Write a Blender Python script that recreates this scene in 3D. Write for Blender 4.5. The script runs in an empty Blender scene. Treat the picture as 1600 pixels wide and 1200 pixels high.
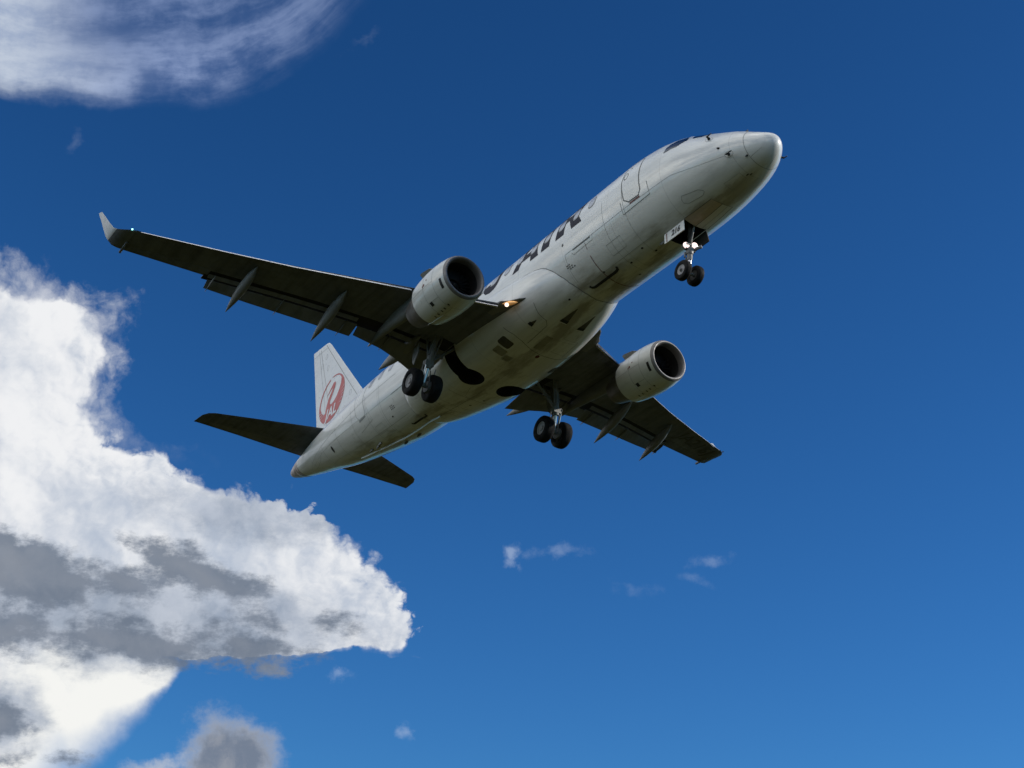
import bpy, bmesh, math, random
from mathutils import Vector, Matrix
from mathutils.bvhtree import BVHTree
R=math.radians
sc=bpy.context.scene
rng=random.Random(4)
# ================================================================== camera
PITCH=R(2.0)                                      # the airliner flies along +X, nose two degrees up; +Y is its port side
A2W=Matrix.Rotation(-PITCH,3,'Y')
EYE=A2W@Vector((21.1208,-21.2273,-24.6086))       # photographer: ahead of, below and to starboard of the nose
cx=A2W@Vector((0.55574568,0.82974392,0.05168906)); cy=A2W@Vector((0.37982941,-0.3087247,0.87201988)); cz=A2W@Vector((0.73951089,-0.46498826,-0.48673357))
GROUND_Z=EYE.z-1.65
cam=bpy.data.objects.new('camera',bpy.data.cameras.new('camera')); sc.collection.objects.link(cam)
cam.matrix_world=Matrix(((cx.x,cy.x,cz.x,EYE.x),(cx.y,cy.y,cz.y,EYE.y),(cx.z,cy.z,cz.z,EYE.z),(0,0,0,1)))
cam.data.sensor_width=36; cam.data.lens=48.9
cam.data.clip_start=.5; cam.data.clip_end=40000
sc.camera=cam
# ================================================================== sun, exposure
SUN_AZ=R(58); SUN_EL=R(25)                        # from the heading towards port
sd=Vector((math.cos(SUN_EL)*math.cos(SUN_AZ),math.cos(SUN_EL)*math.sin(SUN_AZ),math.sin(SUN_EL)))
sl=bpy.data.lights.new('sun','SUN'); sl.energy=3.8; sl.angle=R(.53); sl.color=(1,.94,.85)
so=bpy.data.objects.new('sun',sl); sc.collection.objects.link(so); so.rotation_euler=sd.to_track_quat('Z','Y').to_euler()
vs=sc.view_settings; vs.view_transform='Standard'; vs.look='None'; vs.exposure=0; vs.gamma=1; vs.use_curve_mapping=False
sc.cycles.use_denoising=True; sc.cycles.denoiser='OPENIMAGEDENOISE'; sc.cycles.denoising_input_passes='RGB_ALBEDO_NORMAL'; sc.cycles.denoising_prefilter='ACCURATE'
sc.cycles.use_adaptive_sampling=True; sc.cycles.adaptive_threshold=.012; sc.cycles.adaptive_min_samples=16
sc.cycles.max_bounces=8; sc.cycles.diffuse_bounces=4
# ================================================================== sky and clouds (all in world directions)
class F:
    "small node-field builder"
    def __init__(s,nt): s.nt=nt
    def link(s,v,sock):
        if hasattr(v,'node'): s.nt.links.new(v,sock)
        else: sock.default_value=v
    def m(s,op,*a,clamp=False):
        n=s.nt.nodes.new('ShaderNodeMath'); n.operation=op; n.use_clamp=clamp
        for v,i in zip(a,n.inputs): s.link(v,i)
        return n.outputs[0]
    def v(s,op,*a,out=0,scale=None):
        n=s.nt.nodes.new('ShaderNodeVectorMath'); n.operation=op
        for v,i in zip(a,n.inputs): s.link(v,i)
        if scale is not None: s.link(scale,n.inputs['Scale'])
        return n.outputs[out]
    def noise(s,vec,scale,det,rough,out=0,lac=2.0,dist=0):
        n=s.nt.nodes.new('ShaderNodeTexNoise'); s.link(vec,n.inputs['Vector'])
        for k,x in (('Scale',scale),('Detail',det),('Roughness',rough),('Lacunarity',lac),('Distortion',dist)): n.inputs[k].default_value=x
        return n.outputs[out]
    def step(s,x,a,b,lo=0.,hi=1.):
        n=s.nt.nodes.new('ShaderNodeMapRange'); n.interpolation_type='SMOOTHSTEP'
        for i,q in enumerate((x,a,b,lo,hi)): s.link(q,n.inputs[i])
        return n.outputs[0]
    def mix(s,fac,a,b):
        n=s.nt.nodes.new('ShaderNodeMix'); n.data_type='RGBA'
        for k,x in ((0,fac),(6,a),(7,b)):
            if isinstance(x,tuple) and len(x)==3: x=(*x,1)
            s.link(x,n.inputs[k])
        return n.outputs[2]
    def comb(s,x,y,z=0.):
        n=s.nt.nodes.new('ShaderNodeCombineXYZ')
        for i,q in enumerate((x,y,z)): s.link(q,n.inputs[i])
        return n.outputs[0]
    def sep(s,v):
        n=s.nt.nodes.new('ShaderNodeSeparateXYZ'); s.link(v,n.inputs[0]); return n.outputs
    def curve(s,x,pts,x0,x1,y0,y1):
        "piecewise smooth curve through pts"
        n=s.nt.nodes.new('ShaderNodeFloatCurve'); c=n.mapping.curves[0]
        P=[((a-x0)/(x1-x0),(b-y0)/(y1-y0)) for a,b in pts]
        while len(c.points)<len(P): c.points.new(.5,.5)
        for q,(a,b) in zip(c.points,P): q.location=(a,b); q.handle_type='AUTO_CLAMPED'
        n.mapping.extend='HORIZONTAL'; n.mapping.update()
        s.link(s.m('DIVIDE',s.m('SUBTRACT',x,x0),x1-x0),n.inputs['Value'])
        return s.m('ADD',s.m('MULTIPLY',n.outputs[0],y1-y0),y0)
w=bpy.data.worlds.new('World'); sc.world=w; w.use_nodes=True
nt=w.node_tree; nt.nodes.clear(); f=F(nt)
out=nt.nodes.new('ShaderNodeOutputWorld'); bg=nt.nodes.new('ShaderNodeBackground'); sky=nt.nodes.new('ShaderNodeTexSky')
sky.sky_type='NISHITA'; sky.sun_disc=False; sky.sun_elevation=SUN_EL; sky.sun_rotation=math.pi/2-SUN_AZ
sky.altitude=300; sky.air_density=1.0; sky.dust_density=.3; sky.ozone_density=2.5
SKY_K=.095
hs=nt.nodes.new('ShaderNodeHueSaturation'); hs.inputs['Saturation'].default_value=1.22; hs.inputs['Value'].default_value=1
nt.links.new(sky.outputs[0],hs.inputs['Color'])
base=f.v('MULTIPLY',hs.outputs[0],(.39,.79,1.14))
base=f.v('SCALE',base,scale=f.m('MULTIPLY',SKY_K,f.step(f.sep(nt.nodes.new('ShaderNodeTexCoord').outputs['Generated'])[2],.15,.8,1.04,.80)))
dirn=nt.nodes.new('ShaderNodeTexCoord').outputs['Generated']
# local sky chart (gnomonic, 1 unit = 1/2173 of the tangent) about a fixed bearing over the north-east, where the clouds of the photograph stand
fz=f.v('DOT_PRODUCT',dirn,tuple(-cz),out=1); fzc=f.m('MAXIMUM',fz,.05)
u=f.m('ADD',f.m('MULTIPLY',f.m('DIVIDE',f.v('DOT_PRODUCT',dirn,tuple(cx),out=1),fzc),2173.4),800.)
v=f.m('SUBTRACT',600.,f.m('MULTIPLY',f.m('DIVIDE',f.v('DOT_PRODUCT',dirn,tuple(cy),out=1),fzc),2173.4))
front=f.step(fz,.3,.6)
P=f.comb(u,v)
def warp(p,size,amp,det,rough,seed):
    n=f.noise(f.v('ADD',p,(seed*371.,seed*173.,seed*77.)),1/size,det,rough,out=1)
    return f.v('ADD',p,f.v('SCALE',f.v('SUBTRACT',n,(.5,.5,.5)),scale=amp))
def ell(p,cx_,cy_,rx,ry,rot=0):
    "signed distance-like field of a rotated ellipse, in chart units, negative inside"
    q=f.v('SUBTRACT',p,(cx_,cy_,0)); x,y,_=f.sep(q); c,s_=math.cos(R(rot)),math.sin(R(rot))
    X=f.m('ADD',f.m('MULTIPLY',x,c/rx),f.m('MULTIPLY',y,s_/rx)); Y=f.m('SUBTRACT',f.m('MULTIPLY',y,c/ry),f.m('MULTIPLY',x,s_/ry))
    return f.m('MULTIPLY',f.m('SUBTRACT',f.v('LENGTH',f.comb(X,Y),out=1),1.),min(rx,ry))
def over(base,col,a): return f.mix(f.m('MULTIPLY',a,front),base,col)
# --- added unseen broken bright cloud, high to starboard and aft, to brighten the flank
far=f.noise(f.v('MULTIPLY',dirn,(1,1,2.2)),2.2,7,.55)
dz=f.sep(dirn)[2]
sideways=f.v('DOT_PRODUCT',dirn,tuple((A2W@Vector((-.40,-1,0.75))).normalized()),out=1)
fill_cloud=f.m('MULTIPLY',f.step(far,.42,.56),f.m('MULTIPLY',f.m('MULTIPLY',f.step(fz,.78,.5),f.step(dz,.0,.35)),f.step(sideways,.0,.55)))
base=f.mix(fill_cloud,base,(2.4,2.34,2.2))
# --- main towering cumulus at the left
def billow(p,size,octs,seed=0.):
    "cauliflower relief: rounded crests, sharp creases"
    t=None
    for k in range(octs):
        n=f.noise(f.v('ADD',p,(seed*91.+k*37.,seed*53.,k*19.)),2.05**k/size,1.,.4)
        n=f.m('MULTIPLY',f.m('ABSOLUTE',f.m('SUBTRACT',n,.5)),3.2*.56**k); t=n if t is None else f.m('ADD',t,n)
    return t
W1=warp(P,150,70,6,.58,1)
un,vn,_=f.sep(W1)
EP=[(300,-200),(395,-60),(420,5),(445,62),(465,125),(490,168),(520,182),(545,184),(575,180),(610,164),(645,170),(680,205),(705,258),(725,288),(742,312),(752,352),(762,402),(778,452),(792,496),(810,534),(847,572),(895,604),(940,642),(968,658),(1003,650),(1019,614),(1027,485),(1033,320),(1045,290),(1085,262),(1120,226),(1160,185),(1210,140),(1300,60)]
ed=lambda o: f.curve(f.m('ADD',vn,o) if o else vn,EP,300,1300,-200,700)
e0_,e1_=ed(-7.),ed(7.); slope=f.m('DIVIDE',f.m('SUBTRACT',e1_,e0_),14.)
raw=f.m('SUBTRACT',ed(0),un)
d=f.m('DIVIDE',raw,f.m('SQRT',f.m('ADD',1.,f.m('MULTIPLY',slope,slope))))
d=f.m('MAXIMUM',d,f.m('MULTIPLY',f.m('SUBTRACT',raw,60.),.8))
calm=f.step(v,985.,1030.)                        # the underside and foot of the cloud are smoother than its crown
B0=billow(W1,88.,5,2.)
soft=f.step(f.noise(P,1/150,2,.5),.36,.62,13.,46.)
soft=f.m('ADD',soft,f.m('ADD',f.m('MULTIPLY',f.step(v,720.,600.),16.),f.m('MULTIPLY',f.step(v,1050.,1160.),62.)))
frill=f.m('MULTIPLY',f.m('SUBTRACT',B0,.74),f.m('SUBTRACT',f.step(v,640.,800.,24.,36.),f.m('MULTIPLY',calm,36.)))
fray=f.m('MULTIPLY',f.m('SUBTRACT',f.noise(P,1/30,5,.6),.5),f.m('SUBTRACT',24.,f.m('MULTIPLY',calm,12.)))
d=f.m('ADD',d,f.m('ADD',frill,fray))
aM=f.step(f.m('DIVIDE',f.m('ADD',d,4.),soft,clamp=True),0.,1.)
wn_=f.noise(f.v('ADD',W1,(300,20,0)),1/44,7,.64)
aM=f.m('MAXIMUM',aM,f.m('MULTIPLY',f.step(f.m('ADD',f.m('MULTIPLY',wn_,115.),d),22.,100.),f.m('MULTIPLY',f.step(v,740.,600.),.62)))
sunward=(9.,-4.,0.)
relief=f.m('SUBTRACT',B0,billow(f.v('ADD',W1,sunward),88.,5,2.))  # sun-side shading of the billows, painted into the cloud colour
relief2=f.m('SUBTRACT',f.noise(W1,1/170,4,.5),f.noise(f.v('ADD',W1,(26.,-10.,0)),1/170,4,.5))
depth_=f.step(d,10.,170.)                        # crown edges are crisp and bright, the body is milky
tone=f.m('ADD',f.m('ADD',f.m('MULTIPLY',relief,f.m('SUBTRACT',.42,f.m('MULTIPLY',depth_,.22))),f.m('MULTIPLY',relief2,1.5)),f.m('SUBTRACT',.62,f.m('MULTIPLY',depth_,.15)))
milky=f.noise(f.v('ADD',W1,(40,900,0)),1/120,6,.56)
tone=f.m('ADD',tone,f.m('MULTIPLY',f.m('SUBTRACT',milky,.5),.9))
bright=f.step(ell(P,40,600,200,200),70.,-90.); warm=f.step(ell(P,120,1090,190,110,-25),50.,-50.)
tone=f.m('ADD',tone,f.m('ADD',f.m('MULTIPLY',bright,.22),f.m('MULTIPLY',warm,.5)))
cM=f.mix(f.step(tone,.12,.95),(.46,.525,.635),(.87,.878,.895))
cM=f.mix(f.m('MULTIPLY',warm,.7),cM,f.mix(f.step(tone,.3,.9),(.72,.75,.77),(.93,.93,.885)))
base=over(base,cM,aM)
# --- torn dark scud in front of it
W2=warp(P,110,95,8,.6,3)
def scud(shapes,k,nz,lo,hi,seed):
    g=None
    for e in shapes:
        q=ell(W2,*e); g=q if g is None else f.m('SMOOTH_MIN',g,q,k)
    n=f.noise(f.v('ADD',f.v('MULTIPLY',P,(.75,1.3,1)),(seed*71.,seed*29.,0)),1/60,8,.67)
    return f.step(f.m('ADD',g,f.m('MULTIPLY',f.m('SUBTRACT',n,.5),nz)),lo,hi),g,n
torn=f.noise(f.v('ADD',W2,(5,70,0)),1/80,6,.58)
# paler tattered layer behind
a1,g1,n1=scud(((400,795,130,42,4),(520,805,46,24,0),(240,980,270,66,4),(90,960,140,60,10),(440,950,70,26,18),(-5,1120,60,75,60)),24.,105.,30.,-30.,4)
base=over(base,f.mix(f.step(torn,.3,.7),(.26,.32,.42),(.48,.53,.62)),f.m('MULTIPLY',f.m('MULTIPLY',a1,aM),.88))
# darker bodies: crisp upper rims, soft undersides
a2,g2,n2=scud(((20,890,195,52,15),(180,915,70,32,22),(315,900,112,36,19),(240,865,50,20,20),(205,1000,225,34,3),(20,985,110,34,0),(385,1008,95,34,6),(430,968,52,13,20),(505,977,44,13,6),(-10,1125,42,58,60),(30,1188,70,18,0)),14.,112.,9.,-21.,8)
lit=f.step(f.m('ADD',f.m('MULTIPLY',g2,-1.),f.m('MULTIPLY',f.m('SUBTRACT',torn,.5),60.)),4.,46.)
cG=f.mix(lit,f.mix(f.step(torn,.3,.7),(.125,.16,.22),(.215,.255,.325)),(.215,.245,.30))  # grey of low cloud in shade, painted into the sky colour
base=over(base,cG,f.m('MULTIPLY',a2,f.step(torn,.2,.6,.80,.95)))
# --- small grey cumulus at the lower edge
W3=warp(P,80,85,8,.6,6)
q=f.m('SMOOTH_MIN',ell(W3,342,1208,60,90,8),ell(W3,385,1186,54,46,20),20.)
q=f.m('ADD',q,f.m('MULTIPLY',f.m('SUBTRACT',f.noise(P,1/50,7,.64),.5),60.))
cS=f.mix(f.step(q,6.,-34.),(.40,.44,.52),f.mix(f.step(f.noise(W3,1/60,6,.6),.35,.65),(.18,.215,.28),(.29,.31,.355)))
base=over(base,cS,f.m('MULTIPLY',f.step(q,20.,-24.),.95))
q=f.m('ADD',ell(W3,245,1192,55,12,-14),f.m('MULTIPLY',f.m('SUBTRACT',f.noise(P,1/40,6,.6),.5),40.))
base=over(base,(.50,.54,.62),f.m('MULTIPLY',f.step(q,8.,-16.),.8))
# --- thin veil at the top left
W4=warp(P,230,80,5,.55,9); uq,vq,_=f.sep(W4)
veil=f.curve(uq,[(-300,60),(-60,120),(20,150),(80,166),(160,166),(250,160),(330,150),(390,134),(440,110),(490,80),(530,48),(565,10),(620,-50),(800,-250)],-300,800,-250,250)
dv=f.m('SUBTRACT',veil,vq)
st=f.comb(f.m('DIVIDE',uq,150.),f.m('DIVIDE',dv,34.),3.)
streak=f.noise(st,1.0,7,.6); puff=f.noise(P,1/85,6,.6)
swirl=f.m('ADD',f.m('MULTIPLY',streak,.45),f.m('MULTIPLY',puff,.55))
ed_=f.m('ADD',dv,f.m('MULTIPLY',f.m('SUBTRACT',swirl,.5),55.))
aV=f.step(ed_,-14.,f.step(u,80.,450.,34.,95.))
aV=f.m('MULTIPLY',aV,f.step(f.m('ADD',uq,f.m('MULTIPLY',f.m('SUBTRACT',puff,.5),150.)),625.,400.))
thin=f.step(u,40.,330.)
aV=f.m('MULTIPLY',aV,f.m('SUBTRACT',1.,f.m('MULTIPLY',f.m('MULTIPLY',thin,.62),f.step(swirl,.60,.38))))
inner=f.m('MULTIPLY',f.step(f.m('ADD',dv,f.m('MULTIPLY',f.m('SUBTRACT',puff,.5),110.)),45.,125.),f.step(u,20.,190.))
inner=f.m('MULTIPLY',inner,f.step(u,590.,430.))
cV=f.mix(f.step(swirl,.32,.68),(.13,.20,.41),(.31,.40,.63))
cV=f.mix(f.step(f.m('ADD',u,f.m('MULTIPLY',f.m('SUBTRACT',swirl,.5),260.)),300.,-30.),cV,f.mix(f.step(swirl,.35,.6),(.33,.41,.58),(.60,.665,.76)))
cV=f.mix(f.m('MULTIPLY',inner,.85),cV,f.mix(f.step(swirl,.35,.65),(.055,.11,.265),(.155,.225,.42)))
base=over(base,cV,f.m('MULTIPLY',aV,.93))
# --- small wisps
W5=warp(P,60,60,7,.62,12)
wn=f.m('MULTIPLY',f.m('SUBTRACT',f.noise(P,1/34,7,.66),.5),34.)
for (a_,b_,rx,ry,rot,al) in ((803,866,14,14,0,.36),(868,861,42,7,-4,.22),(1108,878,27,8,-8,.18),(1082,912,17,6,10,.15),(990,920,24,6,10,.1),(632,1147,11,9,0,.3),(531,1057,11,4,0,.32),(120,216,7,15,15,.09),(565,62,20,6,-30,.07)):
    q=f.m('ADD',ell(W5,a_,b_,rx,ry,rot),wn)
    base=over(base,(.60,.70,.86),f.m('MULTIPLY',f.step(q,6.,-13.),al))
nt.links.new(base,bg.inputs[0]); bg.inputs[1].default_value=1.0
nt.links.new(bg.outputs[0],out.inputs[0])
# ================================================================== materials
def material(name,col,rough=.5,metal=0,coat=0,emit=None,streak=0.,spots=0.,rings=False,grime=0.,spec=.5):
    m=bpy.data.materials.new(name); m.use_nodes=True; t=m.node_tree; b=t.nodes['Principled BSDF']; g=F(t)
    b.inputs['Base Color'].default_value=(*col,1); b.inputs['Roughness'].default_value=rough; b.inputs['Metallic'].default_value=metal
    b.inputs['Coat Weight'].default_value=coat; b.inputs['Coat Roughness'].default_value=.07; b.inputs['Specular IOR Level'].default_value=spec
    if emit: b.inputs['Emission Color'].default_value=(*emit[0],1); b.inputs['Emission Strength'].default_value=emit[1]
    if streak or spots or rings or grime:
        co=t.nodes.new('ShaderNodeTexCoord').outputs['Object']
        c=g.m('ADD',1.,0.)
        if streak:                                # soot and rain streaks drawn along the airflow
            n=g.noise(g.v('MULTIPLY',co,(.22,2.6,2.6)),1.6,6,.6); c=g.m('MULTIPLY',c,g.step(n,.38,.68,1.,1.-streak))
        if spots:
            n=g.noise(co,2.1,7,.65); c=g.m('MULTIPLY',c,g.step(n,.45,.72,1.,1.-spots))
        if rings:                                 # skin joints at the frames
            x=g.sep(co)[0]; fr=g.m('ABSOLUTE',g.m('SUBTRACT',g.m('FRACT',g.m('DIVIDE',g.m('ADD',x,30.3),2.34)),.5))
            c=g.m('MULTIPLY',c,g.step(fr,.003,.006,.8,1.))
        colr=g.v('SCALE',(*col,),scale=c)
        if grime:                                 # hydraulic oil and dust film with a ragged outline, along the keel
            x,y,z=g.sep(co)
            n=g.noise(g.v('MULTIPLY',co,(.35,1.1,1.1)),1.5,7,.62)
            k=g.m('SUBTRACT',n,g.m('MULTIPLY',g.m('ABSOLUTE',y),.16))
            k=g.m('MULTIPLY',g.step(k,.40,.60),g.step(z,2.6,1.95))
            colr=g.mix(g.m('MULTIPLY',k,grime),colr,(.20,.165,.10))
        t.links.new(colr,b.inputs['Base Color'])
        rn=g.noise(co,3.,4,.6); t.links.new(g.step(rn,.3,.7,rough*.75,min(1,rough*1.35)),b.inputs['Roughness'])
    return m
M={}
M['white']=material('white_paint',(.77,.775,.745),.36,coat=.6,streak=.16,spots=.05,rings=True,grime=.7)
M['fin']=material('white_fin_paint',(.74,.755,.76),.35,coat=.2,streak=.06,spots=.04)
M['winglet']=material('pale_winglet_paint',(.62,.64,.67),.4,streak=.1)
M['door']=material('white_door_paint',(.75,.755,.73),.33,coat=.25,streak=.08)
M['tan_door']=material('tan_stained_paint',(.62,.53,.42),.4,streak=.2,spots=.15)
M['nacelle']=material('white_nacelle_paint',(.69,.70,.665),.36,coat=.5,streak=.14,spots=.08)
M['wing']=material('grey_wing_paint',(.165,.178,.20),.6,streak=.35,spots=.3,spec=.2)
M['wing_lid']=material('grey_panel_paint',(.20,.21,.225),.6,spec=.25,streak=.25,spots=.2)
M['fairing']=material('grey_fairing_paint',(.20,.205,.20),.5,streak=.25,spots=.15)
M['metal']=material('bare_metal',(.72,.72,.73),.22,metal=1,spots=.15)
M['slat']=material('slat_paint',(.66,.67,.68),.3,metal=.15,spots=.1)
M['lip']=material('dull_metal',(.20,.19,.185),.5,metal=.5,spots=.15)
M['chrome']=material('chrome',(.62,.62,.63),.3,metal=1)
M['gear']=material('gear_grey_paint',(.20,.205,.20),.55,spots=.4)
M['dark']=material('dark_well',(.012,.0125,.011),.85)
M['duct']=material('dark_duct',(.022,.022,.022),.6)
M['primer']=material('dark_primer',(.05,.05,.045),.7,spots=.3)
M['black']=material('black_paint',(.012,.012,.013),.55)
M['seam']=material('seam_grey',(.13,.135,.13),.7)
M['seam2']=material('faint_seam_grey',(.29,.30,.29),.7)
M['letter']=material('charcoal_lettering',(.030,.030,.042),.65,spec=.15)
M['ink']=material('black_marking',(.02,.02,.022),.5)
M['red']=material('red_emblem_paint',(.46,.055,.045),.4,coat=.2,spots=.1)
M['redline']=material('dark_red_line',(.14,.03,.025),.6)
M['glass']=material('window_glass',(.01,.012,.016),.06,spec=.8)
M['pane']=material('cabin_window_acrylic',(.40,.41,.44),.12,spec=.6)  # pale base colour stands in for bright sky reflected in the panes
M['rubber']=material('tyre_rubber',(.007,.007,.007),.9,spots=.3,spec=.25)
M['rim']=material('grey_wheel_rim',(.30,.29,.29),.5,spots=.2)
M['exhaust']=material('exhaust_metal',(.19,.175,.16),.45,metal=.7,spots=.3)
M['apu']=material('heat_stained_metal',(.40,.345,.32),.4,metal=.6,spots=.25)
M['vent']=material('dirty_vent',(.10,.09,.065),.8,spots=.4)
M['stain']=material('brown_stain',(.33,.31,.24),.6,spots=.4)
M['lamp']=material('lit_lamp',(1,.9,.85),.2,emit=((1,.74,.69),1.35))
M['lamp_wing']=material('lit_landing_lamp',(1,.8,.6),.2,emit=((1,.74,.60),1.9))
M['reflector']=material('glowing_reflector',(.75,.42,.16),.25,metal=.6,emit=((1,.45,.14),.16))  # orange tint and faint emission imitate the lamp's glow in its bay
M['green_lamp']=material('lit_green_lamp',(.3,1,.9),.2,emit=((.35,1,.95),3.0))
# ================================================================== building helpers
OX,OZ=14.0,3.25                                   # the root Empty stands at wheel level under the wing
def L(s,y,z): return Vector((OX-s,y,z+OZ))        # s metres behind the nose, y to port, z above the waterline
def obj(name,bm,mats,parent=None,smooth=True,angle=35,bevel=0):
    me=bpy.data.meshes.new(name); bmesh.ops.remove_doubles(bm,verts=bm.verts,dist=1e-5)
    bmesh.ops.recalc_face_normals(bm,faces=bm.faces); bm.to_mesh(me); bm.free()
    for q in (mats if isinstance(mats,(list,tuple)) else [mats]): me.materials.append(M[q])
    if smooth:
        me.polygons.foreach_set('use_smooth',[True]*len(me.polygons)); me.set_sharp_from_angle(angle=R(angle))
    o=bpy.data.objects.new(name,me); sc.collection.objects.link(o)
    if parent: o.parent=parent
    return o
def loft(bm,rings,closed=True,cap0=True,cap1=True,mat=0):
    V=[[bm.verts.new(p) for p in r] for r in rings]; n=len(rings[0])
    for a,b in zip(V,V[1:]):
        for i in range(n if closed else n-1):
            j=(i+1)%n
            try: fc=bm.faces.new((a[i],a[j],b[j],b[i])); fc.material_index=mat
            except ValueError: pass
    if closed:
        if cap0: bm.faces.new(V[0]).material_index=mat
        if cap1: bm.faces.new(V[-1][::-1]).material_index=mat
    return V
def lathe(bm,prof,origin,axis,seg=40,mat=0,cap0=False,cap1=False):
    "prof: (distance along axis, radius)"
    a=Vector(axis).normalized(); e=a.orthogonal().normalized(); g=a.cross(e); o=Vector(origin)
    return loft(bm,[[o+a*d+(e*math.cos(2*math.pi*k/seg)+g*math.sin(2*math.pi*k/seg))*max(r,1e-4) for k in range(seg)] for d,r in prof],True,cap0,cap1,mat)
def tube(bm,a,b,r0,r1=None,seg=14,mat=0):
    a,b=Vector(a),Vector(b); r1=r0 if r1 is None else r1
    lathe(bm,[(0,r0),((b-a).length,r1)],a,b-a,seg,mat,True,True)
def box(bm,c,ex,ey,ez,mat=0):
    "oriented box from centre and three half-extent vectors"
    c=Vector(c); ex,ey,ez=Vector(ex),Vector(ey),Vector(ez)
    v=[bm.verts.new(c+ex*i+ey*j+ez*k) for i in (-1,1) for j in (-1,1) for k in (-1,1)]
    for q in ((0,1,3,2),(4,6,7,5),(0,4,5,1),(2,3,7,6),(0,2,6,4),(1,5,7,3)): bm.faces.new([v[i] for i in q]).material_index=mat
def pchip(xs,ys,q):
    n=len(xs); h=[xs[i+1]-xs[i] for i in range(n-1)]; d=[(ys[i+1]-ys[i])/h[i] for i in range(n-1)]
    m=[d[0]]+[0]*(n-2)+[d[-1]]
    for i in range(1,n-1):
        if d[i-1]*d[i]>0:
            w1=2*h[i]+h[i-1]; w2=h[i]+2*h[i-1]; m[i]=(w1+w2)/(w1/d[i-1]+w2/d[i])
    q=min(max(q,xs[0]),xs[-1]); i=0
    while i<n-2 and q>xs[i+1]: i+=1
    t=(q-xs[i])/h[i]
    return ys[i]*(2*t**3-3*t*t+1)+h[i]*m[i]*(t**3-2*t*t+t)+ys[i+1]*(3*t*t-2*t**3)+h[i]*m[i+1]*(t**3-t*t)
def lin(pts,q):
    for (a,b),(c,d) in zip(pts,pts[1:]):
        if q<=c or (c,d)==pts[-1]: return b+(d-b)*(q-a)/(c-a)
def boolean(o,cutters):
    for c in cutters:
        md=o.modifiers.new('cut','BOOLEAN'); md.operation='DIFFERENCE'; md.object=c; md.solver='EXACT'; md.material_mode='TRANSFER'
    dg=bpy.context.evaluated_depsgraph_get(); me=bpy.data.meshes.new_from_object(o.evaluated_get(dg),preserve_all_data_layers=True,depsgraph=dg)
    o.modifiers.clear(); old=o.data; o.data=me; bpy.data.meshes.remove(old); me.name=o.name
    me.polygons.foreach_set('use_smooth',[True]*len(me.polygons)); me.set_sharp_from_angle(angle=R(35))
def drop(o): bpy.data.objects.remove(o)
def bvh(*objs):
    V=[];P=[]
    for o in objs:
        k=len(V); V+=[q.co.copy() for q in o.data.vertices]; P+=[[i+k for i in p.vertices] for p in o.data.polygons]
    return BVHTree.FromPolygons(V,P)
# ---- markings and seams that lie on a skin: a flat outline (p,q) is cut fine and laid on the surface by a projector
def fill(loops):
    bm=bmesh.new(); E=[]
    for lp in loops:
        vs_=[bm.verts.new((a,b,0)) for a,b in lp]
        E+=[bm.edges.new((vs_[i],vs_[(i+1)%len(vs_)])) for i in range(len(vs_))]
    bmesh.ops.triangle_fill(bm,use_beauty=True,edges=E); return bm
def lay(dst,src,proj,off=.005,cell=.09,mat=0):
    xs=[v_.co.x for v_ in src.verts]; ys=[v_.co.y for v_ in src.verts]
    for ax,(lo,hi) in ((0,(min(xs),max(xs))),(1,(min(ys),max(ys)))):
        k=math.floor(lo/cell)+1
        while k*cell<hi:
            co=Vector((0,0,0)); co[ax]=k*cell; no=Vector((0,0,0)); no[ax]=1
            bmesh.ops.bisect_plane(src,geom=src.verts[:]+src.edges[:]+src.faces[:],plane_co=co,plane_no=no); k+=1
    mp={}
    for v_ in src.verts:
        h=proj(v_.co.x,v_.co.y)
        if h: mp[v_]=dst.verts.new(h[0]+h[1]*off)
    for fc in src.faces:
        if all(v_ in mp for v_ in fc.verts):
            try: dst.faces.new([mp[v_] for v_ in fc.verts]).material_index=mat
            except ValueError: pass
    src.free()
def patch(dst,loop,proj,**k): lay(dst,fill([loop]),proj,**k)
def stroke(dst,pts,proj,wd=.02,closed=False,**k):
    n=len(pts); q=[Vector(p) for p in pts]; bm=bmesh.new(); Lf=[];Rt=[]
    for i in range(n):
        a=q[(i-1)%n] if (closed or i) else q[i]; b=q[(i+1)%n] if (closed or i<n-1) else q[i]
        t=(b-a).normalized(); nn=Vector((-t.y,t.x))*wd/2
        Lf.append(bm.verts.new((*(q[i]+nn),0))); Rt.append(bm.verts.new((*(q[i]-nn),0)))
    for i in range(n if closed else n-1):
        j=(i+1)%n; bm.faces.new((Lf[i],Lf[j],Rt[j],Rt[i]))
    lay(dst,bm,proj,**k)
def rrect(cx_,cy_,wx,wy,r,n=5):
    out_=[]
    for sx,sy,a0 in ((1,1,0),(-1,1,90),(-1,-1,180),(1,-1,270)):
        for i in range(n+1):
            a=R(a0+90*i/n); out_.append((cx_+sx*(wx/2-r)+r*math.cos(a),cy_+sy*(wy/2-r)+r*math.sin(a)))
    return out_
def oval(cx_,cy_,rx,ry,n=20,rot=0):
    c,s_=math.cos(R(rot)),math.sin(R(rot)); o=[]
    for i in range(n):
        x,y=rx*math.cos(2*math.pi*i/n),ry*math.sin(2*math.pi*i/n); o.append((cx_+x*c-y*s_,cy_+x*s_+y*c))
    return o
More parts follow.
